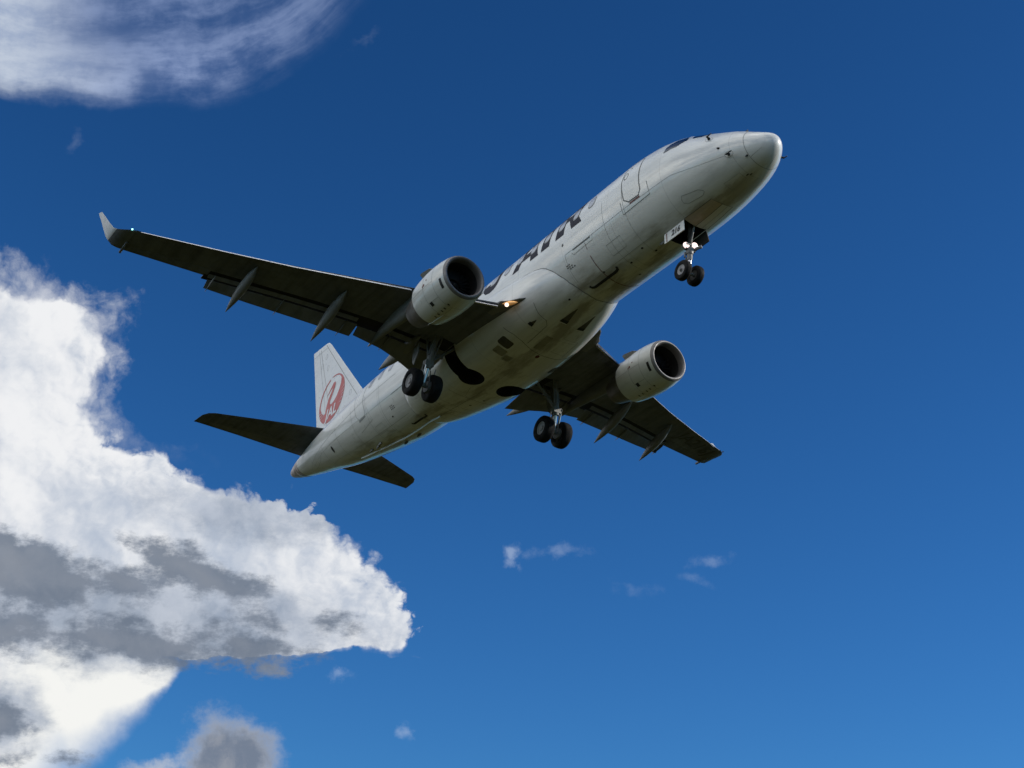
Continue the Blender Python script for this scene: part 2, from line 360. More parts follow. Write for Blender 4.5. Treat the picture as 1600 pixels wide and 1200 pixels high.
def text_bm(body,size,shear=0,space=1.,bold=0.):
    cu=bpy.data.curves.new('lettering','FONT'); cu.body=body; cu.size=size; cu.align_x='CENTER'; cu.align_y='CENTER'; cu.space_character=space; cu.shear=shear; cu.offset=bold; cu.resolution_u=3
    o=bpy.data.objects.new('lettering',cu); sc.collection.objects.link(o)
    dg=bpy.context.evaluated_depsgraph_get(); dg.update(); me=bpy.data.meshes.new_from_object(o.evaluated_get(dg)); bm=bmesh.new(); bm.from_mesh(me)
    bpy.data.meshes.remove(me); bpy.data.objects.remove(o); bpy.data.curves.remove(cu); return bm
def lay_text(dst,body,size,proj,place,mat=0,**k):
    bm=text_bm(body,size,**k)
    for v_ in bm.verts: v_.co=Vector((*place(v_.co.x,v_.co.y),0))
    lay(dst,bm,proj,mat=mat)
# ================================================================== the airliner
root=bpy.data.objects.new('airliner',None); sc.collection.objects.link(root); root.empty_display_size=2
root['label']='white twin-engine airliner with a red crane emblem on its fin, flying overhead, wheels down'; root['category']='airliner'
TAB=[(0.0,-.68,-.68,.0,-.68),(.03,-.55,-.82,.135,-.68),(.12,-.43,-.95,.27,-.68),(.3,-.31,-1.09,.44,-.67),(.6,-.13,-1.21,.64,-.63),(1.0,.13,-1.30,.84,-.57),(1.6,.46,-1.39,1.04,-.48),(2.2,.79,-1.47,1.18,-.38),(3.0,1.20,-1.54,1.32,-.22),(4.0,1.48,-1.58,1.40,-.08),(5.0,1.58,-1.595,1.435,0),(6.5,1.60,-1.60,1.437,0),
 (18.2,1.60,-1.60,1.437,0),(19.3,1.60,-1.56,1.43,.02),(20.8,1.60,-1.37,1.39,.07),(22.5,1.50,-1.10,1.27,.2),(24.5,1.35,-.73,1.10,.36),(26.5,1.20,-.23,.85,.55),(28.0,1.08,.13,.60,.66),(29.2,1.01,.45,.36,.74),(29.75,.95,.64,.19,.80)]
TQ=[math.sqrt(r_[0]) for r_ in TAB]
def axis(s): return .325-.0172*s
def sec(s):
    a=axis(s); r_=[pchip(TQ,[t_[i] for t_ in TAB],math.sqrt(s)) for i in range(1,5)]
    return r_[0]+a,r_[1]+a,r_[2],r_[3]+a
def ring(s,n=112):
    zt,zb,hw,zc=sec(s); o=[]
    for k in range(n):
        t_=2*math.pi*k/n; c=math.cos(t_); o.append(L(s,hw*math.sin(t_),zc+(zt-zc)*c if c>0 else zc+(zc-zb)*c))
    return o
stations=[.0004,.006,.02,.045,.08,.12,.18,.25,.34,.44,.56,.7,.86,1.04,1.25,1.5,1.8,2.1,2.4,2.7,3.0,3.3,3.6,3.9,4.2,4.6,5,5.5,6,6.5]+[7+.5*i for i in range(23)]+[18.5+.35*i for i in range(29)]+[28.42]
bm=bmesh.new(); loft(bm,[ring(s) for s in stations])
fuselage=obj('fuselage',bm,['white','dark'],root)
bm=bmesh.new(); box(bm,L(3.86,0,-1.75),(.46,0,0),(0,.40,0),(0,0,.9),0); cut=obj('cutter',bm,['dark'],None,False)
cuts=[cut]
for sd_ in (-1,1):
    bm=bmesh.new(); lathe(bm,[(-.6,.50),(.75,.50)],L(14.0,.78*sd_,-1.7),(0,0,1),40,0,True,True); cuts.append(obj('cutter',bm,['dark'],None,False))
    bm=bmesh.new(); box(bm,L(14.06,1.6*sd_,-1.4),(.42,0,0),(0,.66,0),(0,0,.5),0); cuts.append(obj('cutter',bm,['dark'],None,False))
boolean(fuselage,cuts)
for c in cuts: drop(c)
# --- wing-to-body fairing
FW=[(7.85,.80),(8.0,.95),(8.4,1.17),(8.8,1.32),(9.5,1.50),(10.2,1.61),(11,1.69),(12,1.74),(13,1.77),(14.5,1.75),(15.5,1.69),(16.5,1.60),(17.4,1.47),(17.9,1.30),(18.15,1.05)]
FB=[(7.85,-1.33),(8.0,-1.405),(8.4,-1.455),(8.8,-1.50),(9.5,-1.60),(10.2,-1.69),(11,-1.765),(12,-1.83),(13,-1.865),(14.5,-1.86),(15.5,-1.80),(16.5,-1.72),(17.4,-1.65),(17.9,-1.595),(18.15,-1.54)]
def fring(s,n=64):
    W=pchip([a for a,b in FW],[b for a,b in FW],s); B=pchip([a for a,b in FB],[b for a,b in FB],s); zc=-.45; ex=2/lin([(7.8,2.15),(9.5,2.6),(12,3.0),(14.5,3.0),(16,2.75),(18.2,2.2)],s)
    o=[]
    for k in range(n):
        a=2*math.pi*k/n; c,si=math.cos(a),math.sin(a)
        yy=W*math.copysign(abs(c)**ex,c); zz=math.copysign(abs(si)**ex,si)
        o.append(L(s,yy,zc+zz*(.55 if si>0 else zc-B)))
    return o
bm=bmesh.new(); loft(bm,[fring(7.85+.1*i) for i in range(104)])
fairing=obj('belly_fairing',bm,['white','dark'],root)
cuts=[]
for sd_ in (-1,1):
    bm=bmesh.new(); lathe(bm,[(-.6,.46),(.6,.46)],L(14.0,.78*sd_,-1.7),(0,0,1),40,0,True,True)
    cuts.append(obj('cutter',bm,['dark'],None,False))
    bm=bmesh.new(); box(bm,L(14.0,1.55*sd_,-1.6),(.33,0,0),(0,.62,0),(0,0,.55),0); cuts.append(obj('cutter',bm,['dark'],None,False))
boolean(fairing,cuts)
for c in cuts: drop(c)
skin=bvh(fuselage,fairing)
def radial(s,arc):
    "arc: metres round the body from the keel, positive to starboard (1.45 m = 1 radian)"
    a=arc/1.45; d_=Vector((0,-math.sin(a),-math.cos(a))); c=L(s,0,axis(s)-(0.6*max(0,1-s/3.0)))
    h=skin.ray_cast(c+d_*8,-d_)
    return (h[0],h[1] if h[1].dot(d_)>0 else -h[1]) if h[0] else None
def D(s,deg): return (s,R(deg)*1.45)
def below(s,y):
    h=skin.ray_cast(L(s,y,-6),Vector((0,0,1))); return (h[0],h[1] if h[1].z<0 else -h[1]) if h[0] else None
def below_of(tree):
    def p_(s,y):
        h=tree.ray_cast(L(s,y,-6),Vector((0,0,1))); return (h[0],h[1] if h[1].z<0 else -h[1]) if h[0] else None
    return p_
def side_of(tree,sy=-1):
    def p_(s,z):
        h=tree.ray_cast(L(s,sy*9,z),Vector((0,-sy,0))); return (h[0],h[1] if h[1].y*sy>0 else -h[1]) if h[0] else None
    return p_
side=side_of(skin)
def piece(name,loop,mat,parent,proj=below,off=.005):
    bm=bmesh.new(); patch(bm,loop,proj,off=off); return obj(name,bm,mat,parent)
# ================================================================== wings
DIH=.1379
def wz(y): return -1.06+DIH*(y-1.64)
LE=[(.6,9.75),(1.75,10.38),(4.32,11.86),(7.65,13.78),(9.52,14.76),(12.05,16.02),(12.3,16.2)]
COVE=[(.6,13.75),(1.6,13.95),(4.14,14.40),(6.2,15.0),(6.92,15.26),(9.57,16.24)]
TE=[(9.4,16.58),(9.6,16.65),(12.15,17.44),(12.3,17.48)]
def thick(t): return 2.6*(.2969*math.sqrt(t)-.126*t-.3516*t*t+.2843*t**3-.1036*t**4)   # NACA form, 1 at its fullest
def tc(y): return lin([(.6,.125),(4.3,.115),(12.3,.10)],y)
XS=[0,.004,.012,.03,.06,.1,.16,.24,.34,.46,.58,.70,.80,.90,1.0]
def wpt(y,sd_,s,off,zadd=0): return L(s,y*sd_,wz(y)+off+zadd)
def wring(y,sd_,le,full,lowend,upend):
    "section: upper skin to upend, back along the lower skin to lowend, closed by the cove wall"
    c=full-le; h=tc(y)*c/2; up=[];lo=[]
    for t in XS:
        up.append((le+(upend-le)*t,thick(min(1,(upend-le)*t/c))*h))
        lo.append((le+(lowend-le)*t,-thick(min(1,(lowend-le)*t/c))*h))
    o=[wpt(y,sd_,s,z) for s,z in up[::-1]]+[wpt(y,sd_,s,z) for s,z in lo[1:]]
    zu=thick(min(1,(lowend-le)/c))*h-.045
    o.append(wpt(y,sd_,lowend+.02,max(zu,.0))); o.append(wpt(y,sd_,upend,up[-1][1]-.02))
    return o
def airfoil(bm,secs,mat=0,n=XS):
    "secs: (leading point, trailing point, half-thickness vector)"
    rings=[]
    for a,b,h in secs:
        a,b,h=Vector(a),Vector(b),Vector(h)
        rings.append([a+(b-a)*t+h*thick(t) for t in n[::-1]]+[a+(b-a)*t-h*thick(t) for t in n[1:-1]])
    loft(bm,rings,mat=mat)
def canoe(bm,a,b,w_,h_,seg=20,mat=0,blunt=.42,up=Vector((0,0,1))):
    a,b=Vector(a),Vector(b); ax=(b-a); sidev=ax.cross(up).normalized(); upv=sidev.cross(ax).normalized(); rings=[]
    for t in (0.004,.02,.05,.1,.18,.28,.4,.52,.64,.76,.87,.95,.992):
        r_=(math.sin(math.pi*min(t/blunt/2,.5))**.75 if t<blunt else max(0,1-((t-blunt)/(1-blunt))**1.7))
        r_=max(r_,.004)
        rings.append([a+ax*t+sidev*math.cos(2*math.pi*k/seg)*w_*r_+upv*math.sin(2*math.pi*k/seg)*h_*r_ for k in range(seg)])
    loft(bm,rings,mat=mat)
for sd_ in (-1,1):
    # main box
    bm=bmesh.new(); ys=[.6,1.2,1.75,2.3,3,3.7,4.32,5.2,6.2,7,7.8,8.7,9.6]
    loft(bm,[wring(y,sd_,lin(LE,y)+lin([(.6,.12),(4.3,.16),(9.6,.15)],y),lin(COVE,y)+lin([(.6,1.5),(9.6,.75)],y),lin(COVE,y),lin(COVE,y)+lin([(.6,.85),(9.6,.62)],y)) for y in ys]); bm.faces.ensure_lookup_table()
    for i_,fc in enumerate(bm.faces):
        if i_<31*(len(ys)-1) and i_%31 in (28,29): fc.material_index=1  # cove wall coloured near black to deepen the shade in the flap gap
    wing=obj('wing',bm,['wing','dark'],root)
    bm=bmesh.new(); box(bm,L(13.98,1.55*sd_,-1.50),(.44,0,0),(0,1.18,0),(0,0,.47),0); cut=obj('cutter',bm,['dark'],None,False)
    boolean(wing,[cut]); drop(cut)
    bm=bmesh.new(); bm.from_mesh(wing.data)
    # outer panel ahead of the aileron, in the same mesh
    loft(bm,[wring(y,sd_,lin(LE,y)+(.13 if y<12 else .02),lin(TE,y),lin(LE,y)+(lin(TE,y)-lin(LE,y))*.735,lin(LE,y)+(lin(TE,y)-lin(LE,y))*.735) for y in (9.575,10.2,10.9,11.6,12.12)])
    bm.to_mesh(wing.data); bm.free(); wing.data.polygons.foreach_set('use_smooth',[True]*len(wing.data.polygons)); wing.data.set_sharp_from_angle(angle=R(35))
    bm=bmesh.new(); secs=[]
    for y in (9.50,10.5,11.4,12.10):
        a=lin(LE,y)+(lin(TE,y)-lin(LE,y))*.75; c=lin(TE,y)-lin(LE,y); h=thick(.74)*tc(y)*c/2
        secs.append((a,lin(TE,y),h,y))
    rings=[[wpt(y,sd_,a,h*.8),wpt(y,sd_,b,.006),wpt(y,sd_,b,-.006),wpt(y,sd_,a,-h),wpt(y,sd_,a-.02,0)] for a,b,h,y in secs]
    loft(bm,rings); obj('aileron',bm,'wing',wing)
    # tip and winglet
    bm=bmesh.new(); n_=[]
    tip=[(12.125,16.10,17.43,wz(12.125),0),(12.3,16.22,17.48,wz(12.3)+.0,5),(12.48,16.42,17.50,.455,14),(12.62,16.62,17.52,.53,35),(12.70,16.76,17.54,.62,55),(12.80,16.98,17.62,.88,70),(12.90,17.26,17.75,1.22,72),(12.99,17.52,17.90,1.53,72),(13.0,17.60,17.92,1.58,72)]
    airfoil(bm,[(L(a,y*sd_,z),L(b,y*sd_,z+lin([(12.125,-.0),(12.48,.0),(12.62,.05),(13.0,.12)],y)),Vector((0,-math.sin(R(t))*sd_,math.cos(R(t))))*(b-a)*(.05 if i<4 else .04)) for i,(y,a,b,z,t) in enumerate(tip)],mat=0)
    for fc in bm.faces:
        if fc.calc_center_median().z>OZ+.545: fc.material_index=1
    wl=obj('winglet',bm,['wing','winglet'],wing)
    bm=bmesh.new(); tube(bm,L(16.9,12.14*sd_,wz(12.14)),L(17.62,12.14*sd_,wz(12.14)-.01),.055,.045,8); obj('static_discharger',bm,'wing',wing,angle=60)
    bm=bmesh.new(); lathe(bm,[(-.04,.008),(-.02,.022),(0,.027),(.02,.022),(.04,.008)],L(16.13,12.27*sd_,wz(12.27)-.02),(1,0,0),12,0,True,True)
    obj('navigation_light',bm,'green_lamp' if sd_<0 else 'glass',wing)
    # slats: inboard and outboard of the pylon
    for y0,y1 in ((1.98,3.52),(4.36,8.3),(8.33,12.0)):
        bm=bmesh.new(); rings=[]
        for i in range(7):
            y=y0+(y1-y0)*i/6; le=lin(LE,y); c=lin([(.6,4.4),(4.3,3.2),(12.3,1.35)],y); h=tc(y)*c/2
            up=[(le+c*t,thick(t)*h*1.02) for t in (.15,.10,.06,.03,.012,.003,0)]; lo=[(le+c*t,-thick(t)*h*1.05) for t in (.004,.012,.022)]
            inn=[(le+c*.022+.02,-thick(.022)*h*.72),(le+c*.03,0),(le+c*.06,thick(.06)*h*.72)]
            k_=lin([(1.9,1.45),(4.3,1.4),(12,1.75)],y); ps=le+.15*c; pz=thick(.15)*h*k_; dl=R(29 if y0>4 else 27); up_=lin([(1.9,.10),(3.6,.10),(4.3,.07),(12,.05)],y)
            def deploy(s,z): d_=ps-s; z_=z*k_-pz; return (ps-(d_*math.cos(dl)+z_*math.sin(dl))-.02, pz+z_*math.cos(dl)-d_*math.sin(dl)+up_)   # slat run out and drooped for landing
            rings.append([wpt(y,sd_,*deploy(s,z)) for s,z in up+lo+inn])
        loft(bm,rings,mat=0); bm.faces.ensure_lookup_table()
        if y0>4:
            for i_,fc in enumerate(bm.faces):
                if i_<6*len(rings[0]) and i_%len(rings[0])>=7: fc.material_index=1  # bright nose over wing-dark underside: the sunlit rim is put into the colours
        obj('slat',bm,['slat','wing'] if y0>4 else ['metal'],wing,angle=50)
    # leading-edge root glove with the landing light
    bm=bmesh.new(); airfoil(bm,[(L(9.75,1.40*sd_,-1.04),L(13.2,1.4*sd_,-1.04),(0,0,.26)),(L(9.95,1.60*sd_,-1.05),L(13.2,1.6*sd_,-1.05),(0,0,.255)),(L(10.28,1.78*sd_,-1.045),L(13.2,1.78*sd_,-1.045),(0,0,.245)),(L(10.5,1.955*sd_,-1.02),L(13.2,1.955*sd_,-1.02),(0,0,.235))]); glove=obj('wing_root_glove',bm,'fairing',wing)
    # flaps
    vane=bmesh.new(); rings=[]
    for y in (1.75,2.4,3.0,3.7):
        a=lin(COVE,y)+.15; rings.append((L(a,y*sd_,wz(y)-.08),L(a+.20,y*sd_,wz(y)-.15),(0,0,.03)))
    airfoil(vane,rings); rings=[]
    for y in (4.78,5.6,6.92,8.2,9.5):
        a=lin(COVE,y)+.14; rings.append((L(a,y*sd_,wz(y)-.06),L(a+.16,y*sd_,wz(y)-.12),(0,0,.022)))
    airfoil(vane,rings); obj('flap_vane',vane,'wing_lid',wing)
    bm=bmesh.new(); rings=[]
    for y,te in ((1.72,15.78),(2.24,15.68),(3.0,15.42),(3.62,15.30),(4.66,15.33)):
        a=lin(COVE,y)+.47; rings.append((L(a,y*sd_,wz(y)-.15),L(te,y*sd_,wz(y)-.36),(0,0,.075)))
    airfoil(bm,rings); obj('inboard_flap',bm,'wing_lid',wing)
    bm=bmesh.new(); rings=[]
    for y,te in ((4.69,15.56),(6.48,16.06),(8.0,16.50),(9.45,16.88)):
        a=lin(COVE,y)+lin([(4.7,.43),(9.5,.40)],y); rings.append((L(a,y*sd_,wz(y)-.12),L(te,y*sd_,wz(y)-.31),(0,0,.055)))
    airfoil(bm,rings); obj('outboard_flap',bm,'wing_lid',wing)
    # flap track fairings and the pylon's tail
    for a,b,w_,h_ in (((14.72,8.50,-.20),(16.84,8.59,-.92),.155,.20),((13.66,5.80,-.56),(16.03,5.83,-1.38),.165,.22),((13.9,2.86,-1.02),(17.2,2.68,-.80),.20,.24)):
        bm=bmesh.new(); canoe(bm,L(a[0],a[1]*sd_,a[2]),L(b[0],b[1]*sd_,b[2]),w_,h_); obj('flap_track_fairing',bm,'fairing',wing)
    for y,te,dz_ in ((7.12,16.30,-.31),(5.06,15.72,-.30),(9.34,16.85,-.30),(3.62,15.30,-.34)):
        bm=bmesh.new(); canoe(bm,L(te-.75,y*sd_,wz(y)-.16),L(te+.16,y*sd_,wz(y)+dz_-.05),.025,.05,10); obj('flap_bracket',bm,'wing_lid',wing)
    if sd_<0: # the lit lamp in the root glove
        bm=bmesh.new(); canoe(bm,L(10.06,-1.585,-1.13),L(10.50,-1.90,-1.10),.055,.085,14,blunt=.5); obj('lamp_bay',bm,'reflector',wing)
        bm=bmesh.new(); lathe(bm,[(-.03,.01),(-.02,.05),(.0,.066),(.03,.06),(.06,.02)],L(10.33,-1.82,-1.185),(.6,-.4,-.5),16,0,True,True); obj('landing_light',bm,'lamp_wing',wing)
    # markings and seams under the wing
    wb=below_of(bvh(wing)); bm=bmesh.new()
    for k in (.20,.42,.60):
        stroke(bm,[(lin(LE,y)+(lin(COVE,y)-lin(LE,y))*k,y*sd_) for y in (2.0,3.2,4.3,5.8,7.4,9.4)],wb,.018,cell=.5)
    for y in (5.0,6.1,7.3,8.4,10.3,11.2):
        e=lin(COVE,y) if y<9.5 else lin(LE,y)+(lin(TE,y)-lin(LE,y))*.7
        stroke(bm,[(lin(LE,y)+.25,y*sd_),(e-.05,y*sd_)],wb,.016,cell=.5)
    for i in range(11):
        y=4.9+i*.6; k=lin(LE,y)+(lin(COVE,y)-lin(LE,y))*.5; stroke(bm,oval(k,y*sd_,.20,.11,16),wb,.014,True,cell=.5)
    obj('panel_seams',bm,'seam',wing)
    if sd_>0:
        bm=bmesh.new()                                # reads outboard, letter tops to the leading edge
        lay_text(bm,'JA216J',.98,wb,lambda x,y:(16.03+.42*x-.80*y,10.75+.907*x+.25*y),bold=.012,space=1.0); obj('registration_marking',bm,'ink',wing)
# ================================================================== engines
for sd_ in (-1,1):
    EY=3.95*sd_; EZ=-1.51; e0=L(9.35,EY,EZ)
    bm=bmesh.new(); outer=[(.10,.735),(.22,.760),(.5,.797),(.85,.812),(1.2,.803),(1.55,.775),(1.8,.745),(1.96,.715)]
    lathe(bm,outer+[(1.96,.69),(1.75,.70),(1.3,.66)],e0,(-1,0,0),64)
    nac=obj('engine_nacelle',bm,['nacelle'],root)
    bm=bmesh.new(); lathe(bm,[(.10,.735),(.05,.715),(.015,.69),(0,.662),(.012,.632),(.05,.606),(.12,.588),(.25,.585)],e0,(-1,0,0),64); obj('intake_lip',bm,'lip',nac,angle=60)
    bm=bmesh.new(); lathe(bm,[(.25,.585),(.5,.60),(.72,.605)],e0,(-1,0,0),64); obj('intake_duct',bm,'duct',nac)
    bm=bmesh.new(); lathe(bm,[(.72,.605),(.74,.02)],e0,(-1,0,0),48)
    for k in range(24):
        a=2*math.pi*k/24; rd=Vector((0,math.cos(a),math.sin(a))); tg=Vector((-.6,-math.sin(a)*.8,math.cos(a)*.8))
        box(bm,e0+Vector((-.66,0,0))+rd*.40,rd*.19,tg*.055,tg.cross(rd)*.006)
    lathe(bm,[(.50,.005),(.56,.07),(.66,.15),(.72,.18)],e0,(-1,0,0),24,0); obj('fan',bm,'black',nac)
    bm=bmesh.new(); lathe(bm,[(1.55,.62),(1.9,.60),(2.2,.56),(2.55,.49),(2.86,.415),(2.86,.39),(2.6,.40)],e0,(-1,0,0),48); obj('core_cowl',bm,'exhaust',nac)
    bm=bmesh.new(); lathe(bm,[(2.4,.36),(2.7,.30),(3.0,.16),(3.14,.02)],e0,(-1,0,0),32); obj('exhaust_plug',bm,'exhaust',nac)
    bm=bmesh.new(); rings=[]
    for s_,zt,zb,hw in ((10.15,-.76,-1.0,.03),(10.5,-.66,-1.1,.11),(11.2,-.52,-1.2,.17),(12.0,-.50,-1.30,.20),(12.9,-.55,-1.28,.20),(13.8,-.62,-1.20,.17),(14.7,-.80,-1.14,.10),(15.35,-.98,-1.11,.035),(15.56,-1.06,-1.09,.008)):
        rings.append([L(s_,EY+hw*math.cos(2*math.pi*k/20)*sd_,(zt+zb)/2+(zt-zb)/2*math.copysign(abs(math.sin(2*math.pi*k/20))**.7,math.sin(2*math.pi*k/20))) for k in range(20)])
    loft(bm,rings); obj('pylon',bm,'fairing',nac)
    for q in (-1,1):
        bm=bmesh.new(); a=R(48); rd=Vector((0,q*math.cos(a),math.sin(a))); tg=rd.cross(Vector((1,0,0)))
        pr=[(1.0,.80),(1.22,.905),(1.62,.95),(1.72,.93),(1.70,.75)]
        V=[[e0+Vector((-d_,0,0))+rd*r_+tg*h_ for d_,r_ in pr] for h_ in (-.012,.012)]
        loft(bm,V); obj('strake',bm,'fairing',nac,False)
    # panel joints, latches and vents
    nt_=bvh(nac)
    def nproj(s,arc,EY=EY,EZ=EZ,nt_=nt_):
        a=arc/.8; d_=Vector((0,-math.sin(a),-math.cos(a))); h=nt_.ray_cast(L(s,EY,EZ)+d_*2,-d_); return (h[0],h[1] if h[1].dot(d_)>0 else -h[1]) if h[0] else None
    A=lambda deg:R(deg)*.8
    bm=bmesh.new()
    for s_ in (9.98,10.52): stroke(bm,[(s_,A(q)) for q in range(-150,151,10)],nproj,.012,cell=.12,off=.003)
    for a_ in (0,78,-78): stroke(bm,[(10.0,A(a_)),(11.2,A(a_))],nproj,.01,cell=.2,off=.003)
    for a_ in (40,): stroke(bm,[(10.52,A(a_)),(10.0,A(a_))],nproj,.01,cell=.2,off=.003)
    obj('cowl_seams',bm,'seam2',nac)
    piece('vent',[(9.56,A(48)),(9.56,A(72)),(9.66,A(72)),(9.66,A(48))],'black',nac,nproj); piece('vent',[(10.33,A(31)),(10.33,A(41)),(10.47,A(41)),(10.47,A(31))],'black',nac,nproj)
    for s_,a_ in ((9.9,9),(10.14,8),(10.32,7),(10.55,6),(10.75,5)): piece('cowl_latch',[(s_,A(a_)),(s_,A(a_+6)),(s_+.05,A(a_+6)),(s_+.05,A(a_))],'black',nac,nproj)
    for s_,a_,r_ in ((10.45,84,.045),(10.30,92,.03),(10.52,82,.03)): piece('warning_mark',oval(s_,A(a_),r_,r_,10),'redline',nac,nproj)
    bm=bmesh.new(); canoe(bm,e0+Vector((-1.0,0,-.80)),e0+Vector((-2.12,.0,-.70)),.02,.045,10); obj('drain_mast',bm,'nacelle',nac)
# ================================================================== tail
bm=bmesh.new()
airfoil(bm,[(L(22.55,0,.95),L(27.60,0,.95),(0,.19,0)),(L(23.95,0,2.32),L(28.06,0,2.20),(0,.165,0)),(L(25.9,0,4.33),L(28.74,0,4.33),(0,.125,0)),(L(27.62,0,6.12),L(29.34,0,6.16),(0,.085,0)),(L(27.86,0,6.32),L(29.41,0,6.40),(0,.07,0)),(L(28.05,0,6.38),L(29.41,0,6.45),(0,.03,0))])
fin=obj('tail_fin',bm,'fin',root)
fs=side_of(bvh(fin))
bm=bmesh.new()
stroke(bm,[(26.55,1.75),(27.2,3.2),(28.0,4.9),(28.62,6.25)],fs,.02); stroke(bm,[(26.95,1.75),(27.55,3.2),(28.25,4.9),(28.8,6.25)],fs,.012)
stroke(bm,[(23.9,1.75),(25.4,3.35),(27.1,5.2),(28.1,6.3)],fs,.024); stroke(bm,[(27.9,6.08),(29.3,6.13)],fs,.012)
for s_,z_ in ((27.9,5.6),(27.6,4.9),(28.3,5.3),(25.0,2.6),(25.4,2.0),(26.0,2.15)): stroke(bm,oval(s_,z_,.09,.13,12),fs,.012,True)
obj('rudder_seam',bm,'seam2',fin)
piece('rudder',[(26.95,1.80),(27.55,3.2),(28.25,4.9),(28.8,6.2),(29.30,6.25),(28.70,4.33),(28.03,2.2),(27.9,1.80)],'fin',fin,fs,off=.002)
# crane emblem: wings raised to a ring, neck and head inside, name cut out at the foot.  unit circle, x to starboard-right (forward), y up
def arc(cx_,cy_,rx,ry,a0,a1,n=14): return [(cx_+rx*math.cos(R(a0+(a1-a0)*i/n)),cy_+ry*math.sin(R(a0+(a1-a0)*i/n))) for i in range(n+1)]
def eproj(x,y): return fs(26.81-1.17*x,3.07+1.11*y)
bm=bmesh.new()
loops=[]
# right wing, breast, neck and head in one outline
loops.append(arc(0,0,1,1,100,-170,44)+[(-.86,-.15),(-.72,-.34),(-.52,-.50),(-.40,-.46),(-.38,-.22),(-.27,.08),(-.08,.31),(.02,.45),(-.10,.43),(-.47,.21),(-.12,.55),(.02,.68),(.15,.68),(.22,.58),(.18,.40),(.03,.15),(-.10,-.06),(-.10,-.20),(.04,-.26),(.22,-.21),(.42,-.07),(.58,.16),(.67,.42),(.64,.64),(.47,.83),(.21,.935),(-.05,.955)])
# left wing: a thin line swelling to the lower left
loops.append(arc(0,0,1,1,106,190,12)+[(-.86,-.15)]+arc(0,.01,.90,.915,184,108,10))
for lp in loops: patch(bm,lp,eproj,off=.008,cell=.12)
emb=obj('emblem',bm,'red',fin)
bm=bmesh.new()
# white name and feather slits lie on the red
def tproj(x,y):
    h=eproj(x,y); return (h[0]+h[1]*.009,h[1]) if h else None
lay_text(bm,'JAL',.56,tproj,lambda x,y:(.10+x*1.08+y*.05,-.62+y*1.1+x*.06),bold=.015,shear=.12)
for a in (12,2,-8,-18,-28): patch(bm,[(.99*math.cos(R(a)),.99*math.sin(R(a))),(.80*math.cos(R(a-8)),.80*math.sin(R(a-8))),(.995*math.cos(R(a-1.6)),.995*math.sin(R(a-1.6)))],tproj)
for a in (198,207,216): patch(bm,[(.99*math.cos(R(a)),.99*math.sin(R(a))),(.70*math.cos(R(a+8)),.70*math.sin(R(a+8))),(.995*math.cos(R(a+1.6)),.995*math.sin(R(a+1.6)))],tproj)
obj('emblem_lettering',bm,'fin',fin)
for sd_ in (-1,1):
    bm=bmesh.new(); tz=lambda y:.89+.06*y
    airfoil(bm,[(L(25.15,.3*sd_,tz(.3)),L(28.50,.3*sd_,tz(.3)),(0,0,.18)),(L(25.62,.75*sd_,tz(.75)),L(28.55,.75*sd_,tz(.75)),(0,0,.165)),(L(26.9,3.2*sd_,tz(3.2)),L(28.76,3.2*sd_,tz(3.2)),(0,0,.10)),(L(27.66,4.62*sd_,tz(4.62)),L(28.93,4.72*sd_,tz(4.7)),(0,0,.065)),(L(27.86,4.84*sd_,tz(4.8)),L(28.96,4.95*sd_,tz(4.9)),(0,0,.05)),(L(28.2,4.98*sd_,tz(4.95)),L(28.98,5.04*sd_,tz(5)),(0,0,.02))])
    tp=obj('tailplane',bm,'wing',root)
    ts=below_of(bvh(tp)); piece('elevator',[(27.62,.9*sd_),(28.02,2.4*sd_),(28.5,4.45*sd_),(28.88,4.45*sd_),(28.6,.9*sd_)],'wing_lid',tp,ts,off=.002); bm=bmesh.new(); stroke(bm,[(27.6,.9*sd_),(28.0,2.4*sd_),(28.5,4.5*sd_)],ts,.02,cell=.5); stroke(bm,[(25.9,.8*sd_),(27.0,3.0*sd_),(27.8,4.5*sd_)],ts,.014,cell=.5)
    for y in (1.4,2.3,3.2,4.0): stroke(bm,[(25.7+y*.42,y*sd_),(28.3+y*.06,y*sd_)],ts,.01,cell=.5)
    obj('elevator_seam',bm,'seam',tp)
bm=bmesh.new(); rings=[]
for s_,k in ((28.40,.985),(28.43,1.010),(28.60,1.008),(28.61,.99),(28.64,1.006),(28.86,1.004),(28.87,.985),(28.9,.992),(29.2,.99),(29.5,.99),(29.68,.97),(29.75,.93),(29.75,.72),(29.4,.6)):
    r_=ring(s_,48); c=sum(r_,Vector())/48; rings.append([c+(q-c)*k for q in r_])
loft(bm,rings); obj('tail_cone',bm,['apu'],root)
